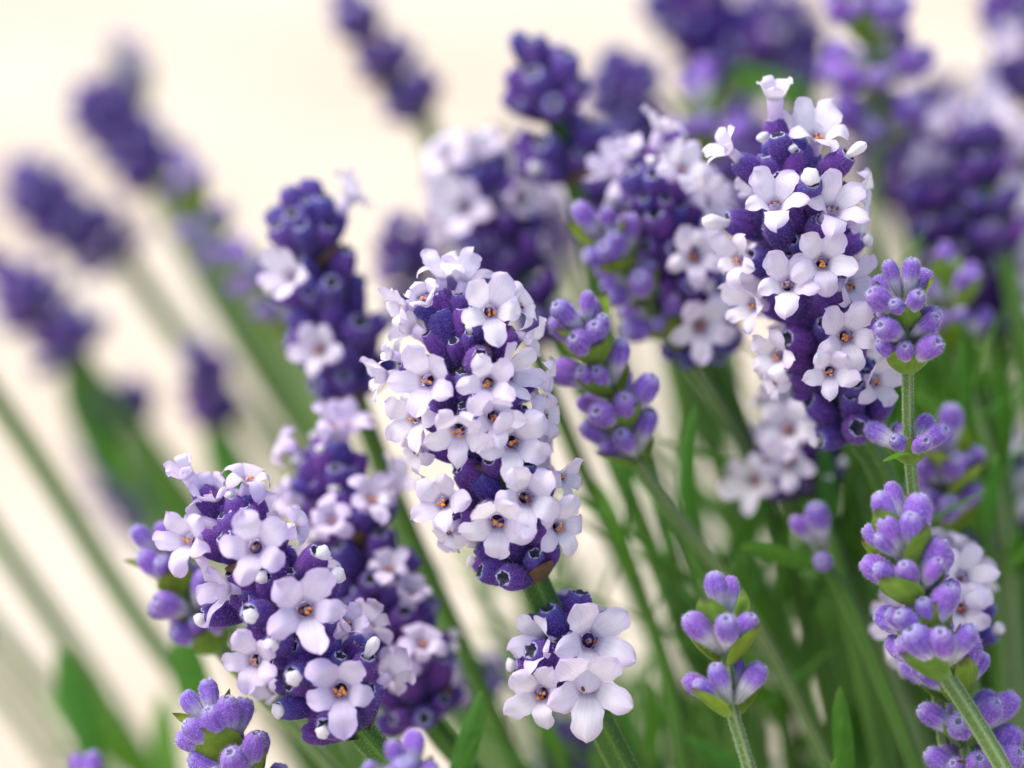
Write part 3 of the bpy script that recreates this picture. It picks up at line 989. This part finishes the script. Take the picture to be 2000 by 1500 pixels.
stalk('blurred spike heavy with pale flowers behind the slim upright bud spike',
      [(1890, 190), (1920, 330), (1945, 480), (1960, 640)], 0.075, 'bloom', stem=[(1965, 760), (1975, 1000), (1980, 1500)], seed=38, whorl=88, ncal=9, csc=1.3, pf=0.2, far=True, srad=22, fsc=1.1)
stalk('blurred lilac bud spike with one green bract showing, between two hazy violet spikes',
      [(1358, 120), (1368, 200), (1378, 300)], 0.075, 'young', stem=[(1400, 440), (1440, 800), (1500, 1500)], seed=39, whorl=88, ncal=8, csc=1.3, far=True, srad=19, lean=(38, 66))
stalk('hazy blue-violet spike behind the dark violet spike with brown bracts',
      [(1180, 70), (1225, 180), (1265, 300)], 0.10, 'mid', stem=[(1310, 450), (1390, 800), (1480, 1500)], seed=40, whorl=84, ncal=9, csc=1.2, far=True, pf=.03, srad=20)
stalk('hazy deep purple spike behind the blurred lilac bud spike with one green bract',
      [(1290, -90), (1350, 20), (1420, 130)], 0.125, 'bloom', stem=[(1480, 280), (1560, 700), (1620, 1500)], seed=41, whorl=84, ncal=10, csc=1.6, far=True, pf=.07, srad=20, fsc=1.2)
stalk('soft spike of white flowers hanging below and behind the tall white-flowered spike',
      [(1530, 770), (1560, 850), (1590, 950)], 0.036, 'bloom', stem=[(1640, 1100), (1700, 1300), (1740, 1500)], seed=42, whorl=86, ncal=9, csc=1.0, pf=0.12, far=True, srad=20,
      flowers=[(1535, 835, 60, -20, 10, 'open'), (1462, 940, 58, -40, -6, 'open'), (1540, 905, 54, -10, -10, 'cup')])
stalk('soft white-flowered spike half hidden behind the long bright bud spike',
      [(1840, 1085), (1862, 1160), (1880, 1260)], 0.016, 'bloom', stem=[(1900, 1380), (1930, 1540)], seed=43, whorl=86, ncal=8, csc=.9, pf=0.1, srad=20,
      flowers=[(1886, 1120, 58, 10, 20, 'cup'), (1880, 1190, 56, 0, 0, 'open'), (1748, 1225, 56, -50, -5, 'cup', 0, 120), (1765, 1290, 50, -40, -20, 'reflex', 0, 120)])
stalk('blurred pale and purple spike beyond the soft bud spike with spaced whorls',
      [(1960, 840), (1985, 920), (2010, 1040)], 0.06, 'bloom', stem=[(2030, 1200), (2040, 1500)], seed=44, whorl=84, ncal=9, csc=1.05, far=True, pf=.35, srad=20)
stalk('hazy violet spike beyond the crown of the blurred pale-flowered spike',
      [(1965, -60), (1990, 60), (2015, 190)], 0.10, 'mid', stem=[(2030, 320), (2040, 800), (2050, 1500)], seed=45, whorl=84, ncal=9, csc=1.2, far=True, pf=.06, srad=20)
stalk('blurred bud spike on a thin dark stem right behind the slim upright bud spike',
      [(1838, 470), (1855, 560), (1868, 660)], 0.042, 'young', stem=[(1890, 760), (1930, 900), (1960, 1060), (1990, 1500)], seed=46, whorl=88, ncal=7, csc=1.05, far=True, srad=17, lean=(36, 62))

stalk('hazy grey-violet spike filling the gap beside the lilac bud spike with one green bract',
      [(1480, -60), (1510, 40), (1545, 170)], 0.14, 'mid', stem=[(1580, 320), (1640, 800), (1680, 1500)], seed=47, whorl=84, ncal=9, csc=1.6, far=True, srad=20)
stalk('hazy purple spike low behind the crown of the tall white-flowered spike',
      [(1430, 190), (1465, 290), (1500, 420)], 0.12, 'bloom', stem=[(1540, 560), (1600, 900), (1650, 1500)], seed=48, whorl=86, ncal=8, csc=1.3, far=True, srad=20)
stalk('hazy violet spike between the dark violet spike with brown bracts and the pale-edged one',
      [(1150, 230), (1185, 320), (1225, 440)], 0.09, 'mid', stem=[(1270, 560), (1350, 900), (1440, 1500)], seed=49, whorl=86, ncal=8, csc=1.25, far=True, pf=.05, srad=20)
stalk('hazy violet spike behind the pale-flowered blurred spike beside the slim bud spike',
      [(1800, 200), (1830, 300), (1860, 430)], 0.13, 'mid', stem=[(1880, 560), (1900, 900), (1920, 1500)], seed=50, whorl=86, ncal=8, csc=1.5, far=True, srad=20)

# ------------------------------------------------------------------ far blurred spikes over the pale ground
stalk('far blurred dark violet spike over the cream ground, overlapped by a greenish tip',
      [(150, 140), (200, 210), (262, 295), (310, 345)], 0.15, 'mid', stem=[(420, 520), (560, 760), (760, 1100), (960, 1500)], dz1=0.15, seed=51, whorl=96, ncal=8, csc=1.25, far=True, srad=22)
stalk('far blurred greenish bud spike tip overlapping the highest dark violet spike',
      [(240, 55), (252, 120), (265, 190), (285, 290)], 0.17, 'young', stem=[(370, 500), (520, 760), (740, 1100), (930, 1500)], seed=52, whorl=130, ncal=4, csc=1.2, far=True, srad=30, lean=(18, 34))
stalk('blurred thin spike with green bracts trailing below the highest dark violet spike',
      [(340, 285), (375, 370), (415, 450), (450, 520)], 0.11, 'young', stem=[(520, 640), (640, 840), (800, 1120), (980, 1500)], seed=53, whorl=88, ncal=6, csc=1.0, far=True, srad=24, lean=(30, 56))
stalk('far blurred spike with a grey-green tip and dark blue flank, low over the cream ground',
      [(15, 300), (70, 370), (150, 440), (235, 500)], 0.17, 'mid', stem=[(340, 640), (520, 860), (720, 1120), (960, 1500)], seed=54, whorl=100, ncal=8, csc=1.45, far=True, srad=28)
stalk('far blurred blue spike low beside the slanting stems',
      [(-20, 500), (60, 580), (150, 690)], 0.14, 'mid', stem=[(250, 830), (400, 1020), (600, 1260), (800, 1500)], seed=55, whorl=98, ncal=8, csc=1.35, far=True, srad=24)
stalk('far blurred violet spike standing alone and slanting over the cream ground',
      [(650, -50), (700, 40), (755, 130), (820, 225)], 0.12, 'mid', stem=[(850, 290), (890, 420), (980, 700), (1100, 1100), (1200, 1500)], seed=56, whorl=100, ncal=7, csc=1.12, far=True, srad=24, lean=(28, 58))
stalk('small far blurred purple spike in the gap between slanting stems',
      [(365, 655), (400, 740), (430, 830)], 0.13, 'bloom', stem=[(480, 920), (600, 1120), (800, 1500)], seed=57, whorl=110, ncal=5, csc=1.0, far=True, srad=20, lean=(30, 55))
stalk('far blurred indigo whorl on a slanting stem under the blue spike',
      [(215, 760), (265, 830)], 0.15, 'bloom', stem=[(360, 960), (500, 1150), (700, 1500)], seed=58, whorl=110, ncal=6, csc=1.2, far=True, srad=26, lean=(30, 60))
stalk('far blurred greyish purple spike standing in for shadow along a gap of pale ground',
      [(150, 820), (210, 920), (290, 1040)], 0.20, 'mid', stem=[(400, 1180), (520, 1320), (640, 1500)], seed=59, whorl=110, ncal=5, csc=1.2, far=True, srad=30, lean=(20, 44))  # spike shape whose greyish purple stands in for shadow at this spot
stalk('blurred violet spike half hidden behind the dark violet spike with two pale flowers',
      [(455, 470), (500, 550), (555, 640)], 0.085, 'young', stem=[(620, 760), (720, 960), (880, 1260), (980, 1500)], seed=60, whorl=94, ncal=6, csc=1.05, far=True, srad=22, lean=(30, 56))
stalk('blurred blue buds low down between the flower whorl and the green stems',
      [(1075, 1400), (1105, 1450), (1130, 1520)], 0.085, 'mid', stem=[(1170, 1640)], seed=61, whorl=100, ncal=6, csc=1.15, far=True, srad=20)
stalk('blurred blue-grey bud whorl at the foot of the soft pale-flowered spike',
      [(915, 1300), (940, 1370)], 0.075, 'mid', stem=[(1000, 1500), (1050, 1640)], seed=62, whorl=110, ncal=6, csc=1.0, far=True, srad=20)
stalk('blurred purple buds deep among the green leaves beside the pair of lilac buds',
      [(1905, 1010), (1925, 1070)], 0.05, 'mid', stem=[(1950, 1200), (1980, 1500)], seed=63, whorl=110, ncal=5, csc=1.0, far=True, srad=18)

# ------------------------------------------------------------------ leafy shoots
def shoot(label, pts_px, dz, seed, npairs=4, leafsc=0.7, srad=15, extra=(), spread=(12, 34), group='leafy shoots of the lavender bush', step=120):
    rr = random.Random(seed * 31 + 9)
    pts = [P(x, y, dz) for x, y in pts_px]
    root_w = root_pt(rr, pts_px[-1][0], dz)
    e = bpy.data.objects.new('lavender_shoot', None)
    COL.objects.link(e); e.location = root_w; e.empty_display_size = 0.01
    tag(e, label, 'lavender', group)
    cp = catmull(pts, 8)
    path = to_ground([p.copy() for p in cp], root_w)
    link('stem', stem_mesh(path, srad * U, srad * 1.6 * U, [M_STEM, M_HAIRG], root_w, nsg=8), e)
    ax = Axis(path)
    for i in range(npairs):
        c, t = ax.at(step * U * i * leafsc + 4 * U)
        x = (RT - t * RT.dot(t)).normalized(); y = t.cross(x)
        a0 = (i % 2) * math.pi / 2 + rr.uniform(-.4, .4)
        for g in range(2):
            a = a0 + g * math.pi
            rd = x * math.cos(a) + y * math.sin(a)
            tl = R(rr.uniform(*spread) + 7 * i)
            d = t * math.cos(tl) + rd * math.sin(tl)
            link('leaf', rr.choice(LEAVES), e, frame(d, t - rd * 0.8, c + rd * 5 * U - root_w, leafsc * rr.uniform(.75, 1.1) * (0.72 + .1 * min(i, 3)), rr.uniform(-.5, .5)))
    for (bx, by, tx, ty, wpx, ddz) in extra:
        b = P(bx, by, dz); tp = P(tx, ty, dz + ddz)
        ln = (tp - b).length
        me = leaf_mb(ln / U, wpx * (D + dz) / D, rr.uniform(.05, .35), .25, seed + 900).mesh('leaf', [M_LEAF])
        link('leaf', me, e, frame(tp - b, -FW, b - root_w, 1.0, rr.uniform(-.35, .35)))
    return e

shoot('shoot with one upright green leaf beside the foot of the soft pale-flowered spike', [(880, 1580), (900, 1680)], 0.012, 1, 1, .35, extra=[(885, 1590, 918, 1345, 50, 0)])
shoot('shoot with a bright green blunt leaf standing between two slanting stems', [(1655, 1560), (1670, 1680)], 0.008, 2, 1, .3, extra=[(1652, 1570, 1655, 1340, 42, 0)])
shoot('shoot with a small upright leaf tip below the bright blunt leaf', [(1640, 1640), (1650, 1740)], 0.002, 3, 1, .25, extra=[(1636, 1640, 1642, 1480, 38, 0)])
shoot('shoot with a tall narrow leaf in front of the white flowers behind the tall spike', [(1610, 1010), (1640, 1120), (1700, 1400)], 0.03, 4, 0, .4, extra=[(1612, 1040, 1618, 858, 44, 0)])
shoot('shoot with a long thin leaf reaching out sideways to the short pale bud spike', [(1610, 1100), (1665, 1190), (1760, 1420)], 0.019, 5, 0, .4, extra=[(1608, 1112, 1455, 1072, 36, -.004)])
shoot('shoot with a leaf slanting out low beside the hairy stem of the short bud spike', [(1520, 1540), (1560, 1640)], 0.022, 6, 0, .4, extra=[(1530, 1560, 1345, 1428, 44, 0)])
shoot('shoot with a broad blurred leaf lying almost level among the stems', [(1580, 1470), (1640, 1600)], 0.05, 7, 0, .5, extra=[(1560, 1450, 1800, 1385, 90, .02), (1640, 1480, 1900, 1440, 80, .03)])
shoot('blurred dark green leafy shoot low on the pale ground side', [(190, 1480), (300, 1640)], 0.08, 8, 1, .4, extra=[(200, 1540, 105, 1270, 66, 0), (240, 1560, 60, 1330, 46, .02)])
shoot('shoot with a lime green blurred leaf behind the bracted bud spike', [(420, 1420), (520, 1560)], 0.05, 9, 0, .4, extra=[(410, 1420, 350, 1230, 70, 0)])
shoot('shoot with a bright lime leaf far behind the soft bud spike with spaced whorls', [(1965, 1100), (1990, 1300)], 0.07, 10, 0, .5, extra=[(1960, 1130, 1945, 930, 60, 0)])
shoot('blurred shoot with a level grey-green leaf behind the hazy violet spikes', [(1560, 260), (1600, 420), (1640, 900)], 0.10, 11, 0, .5, extra=[(1590, 190, 1420, 150, 60, 0), (1560, 260, 1690, 200, 50, .02)])

shoot('far blurred shoot with a broad dark green leaf along the slanting stems', [(420, 1130), (560, 1330), (700, 1560)], 0.19, 12, 0, .5, extra=[(400, 1110, 190, 770, 70, 0), (440, 1160, 270, 960, 50, .02)])
shoot('far blurred shoot with a lime green leaf below the blue spike', [(260, 980), (420, 1220), (620, 1560)], 0.14, 13, 0, .5, extra=[(255, 970, 130, 720, 60, 0)])
shoot('far blurred shoot with dull green leaves lying along the pale ground gaps', [(520, 1080), (640, 1300), (760, 1560)], 0.12, 14, 2, .6, extra=[(510, 1070, 400, 830, 60, 0)])
shoot('blurred shoot with two dark leaves slanting low over the pale ground', [(330, 1560), (430, 1680)], 0.09, 15, 0, .5, extra=[(330, 1570, 130, 1360, 50, 0), (350, 1600, 300, 1330, 60, .01)])

# general green depth of the bush
rr = random.Random(99)
k = 0
for i in range(80):
    dz = rr.uniform(0.035, 0.20)
    px = rr.triangular(860, 2140, 1800)
    top = 760 + (2000 - px) * 0.38 + rr.uniform(-170, 420)
    if px < 1150: top = max(top, 1180)
    if px < 1480 and rr.random() < 0.55: top = max(top, 1420)
    lean_ = 0.42 - 0.2 * (px - 800) / 1200
    pts = [(px, top), (px + lean_ * 250, top + 250), (px + lean_ * 420, max(1650, top + 560))]
    shoot('leafy green shoot deep in the lavender bush among the stems', pts, dz, 200 + i, rr.choice((3, 4, 4, 5)), rr.uniform(.55, .95), group='blurred leafy shoots deep in the bush')

# bare slanting stems that carry spikes outside the picture or faded ones
def bare(label, pts_px, dz, seed, srad, group):
    rr = random.Random(seed)
    pts = [P(x, y, dz) for x, y in pts_px]
    root_w = root_pt(rr, pts_px[-1][0], dz)
    e = bpy.data.objects.new('lavender_stalk', None)
    COL.objects.link(e); e.location = root_w; e.empty_display_size = 0.01
    tag(e, label, 'lavender', group)
    path = to_ground(catmull(pts, 6), root_w)
    link('stem', stem_mesh(path, srad * U, srad * 1.1 * U, [M_STEM, M_HAIRG], root_w, nsg=8), e)
    # a spent head of a few calyxes closes the stalk
    c = path[0]; t = (path[0] - path[2]).normalized()
    x = (RT - t * RT.dot(t)).normalized(); y = t.cross(x)
    for w_ in range(4):
        for q in range(5):
            a = q * 1.257 + w_ * .6; rd = x * math.cos(a) + y * math.sin(a)
            d = (t * .8 + rd * .6).normalized()
            add_calyx(e, root_w, c - t * w_ * 80 * U + rd * 6 * U, d, rr.uniform(.8, 1.05), rr.choice(('mid_far', 'bloom_far')), rr)
for i in range(22):
    dz = rr.uniform(0.05, 0.22)
    px = rr.uniform(900, 2000); top = rr.uniform(120, 520) + max(0, (1350 - px)) * .5
    ln = 0.50 - 0.30 * (px - 900) / 1100
    bare('blurred violet lavender stalk in the hazy depth of the bush', [(px, top), (px + ln * 400, top + 400), (px + ln * 900, top + 1000), (px + ln * 1000, 1700)], dz, 400 + i, rr.uniform(17, 22), 'blurred stalks deep in the bush')
for i, pp in enumerate(([(-160, 560), (60, 880), (250, 1180), (420, 1420), (560, 1680)], [(-200, 780), (0, 1060), (170, 1310), (330, 1560)], [(-220, 980), (-20, 1220), (140, 1420), (260, 1600)],
                        [(-150, 1180), (20, 1370), (160, 1560)], [(-120, 420), (200, 800), (400, 1120), (600, 1500)])):
    bare('long bare blurred green stem slanting up across the pale ground', pp, 0.10 + 0.025 * i, 500 + i, 24, 'bare slanting stems over the pale ground')
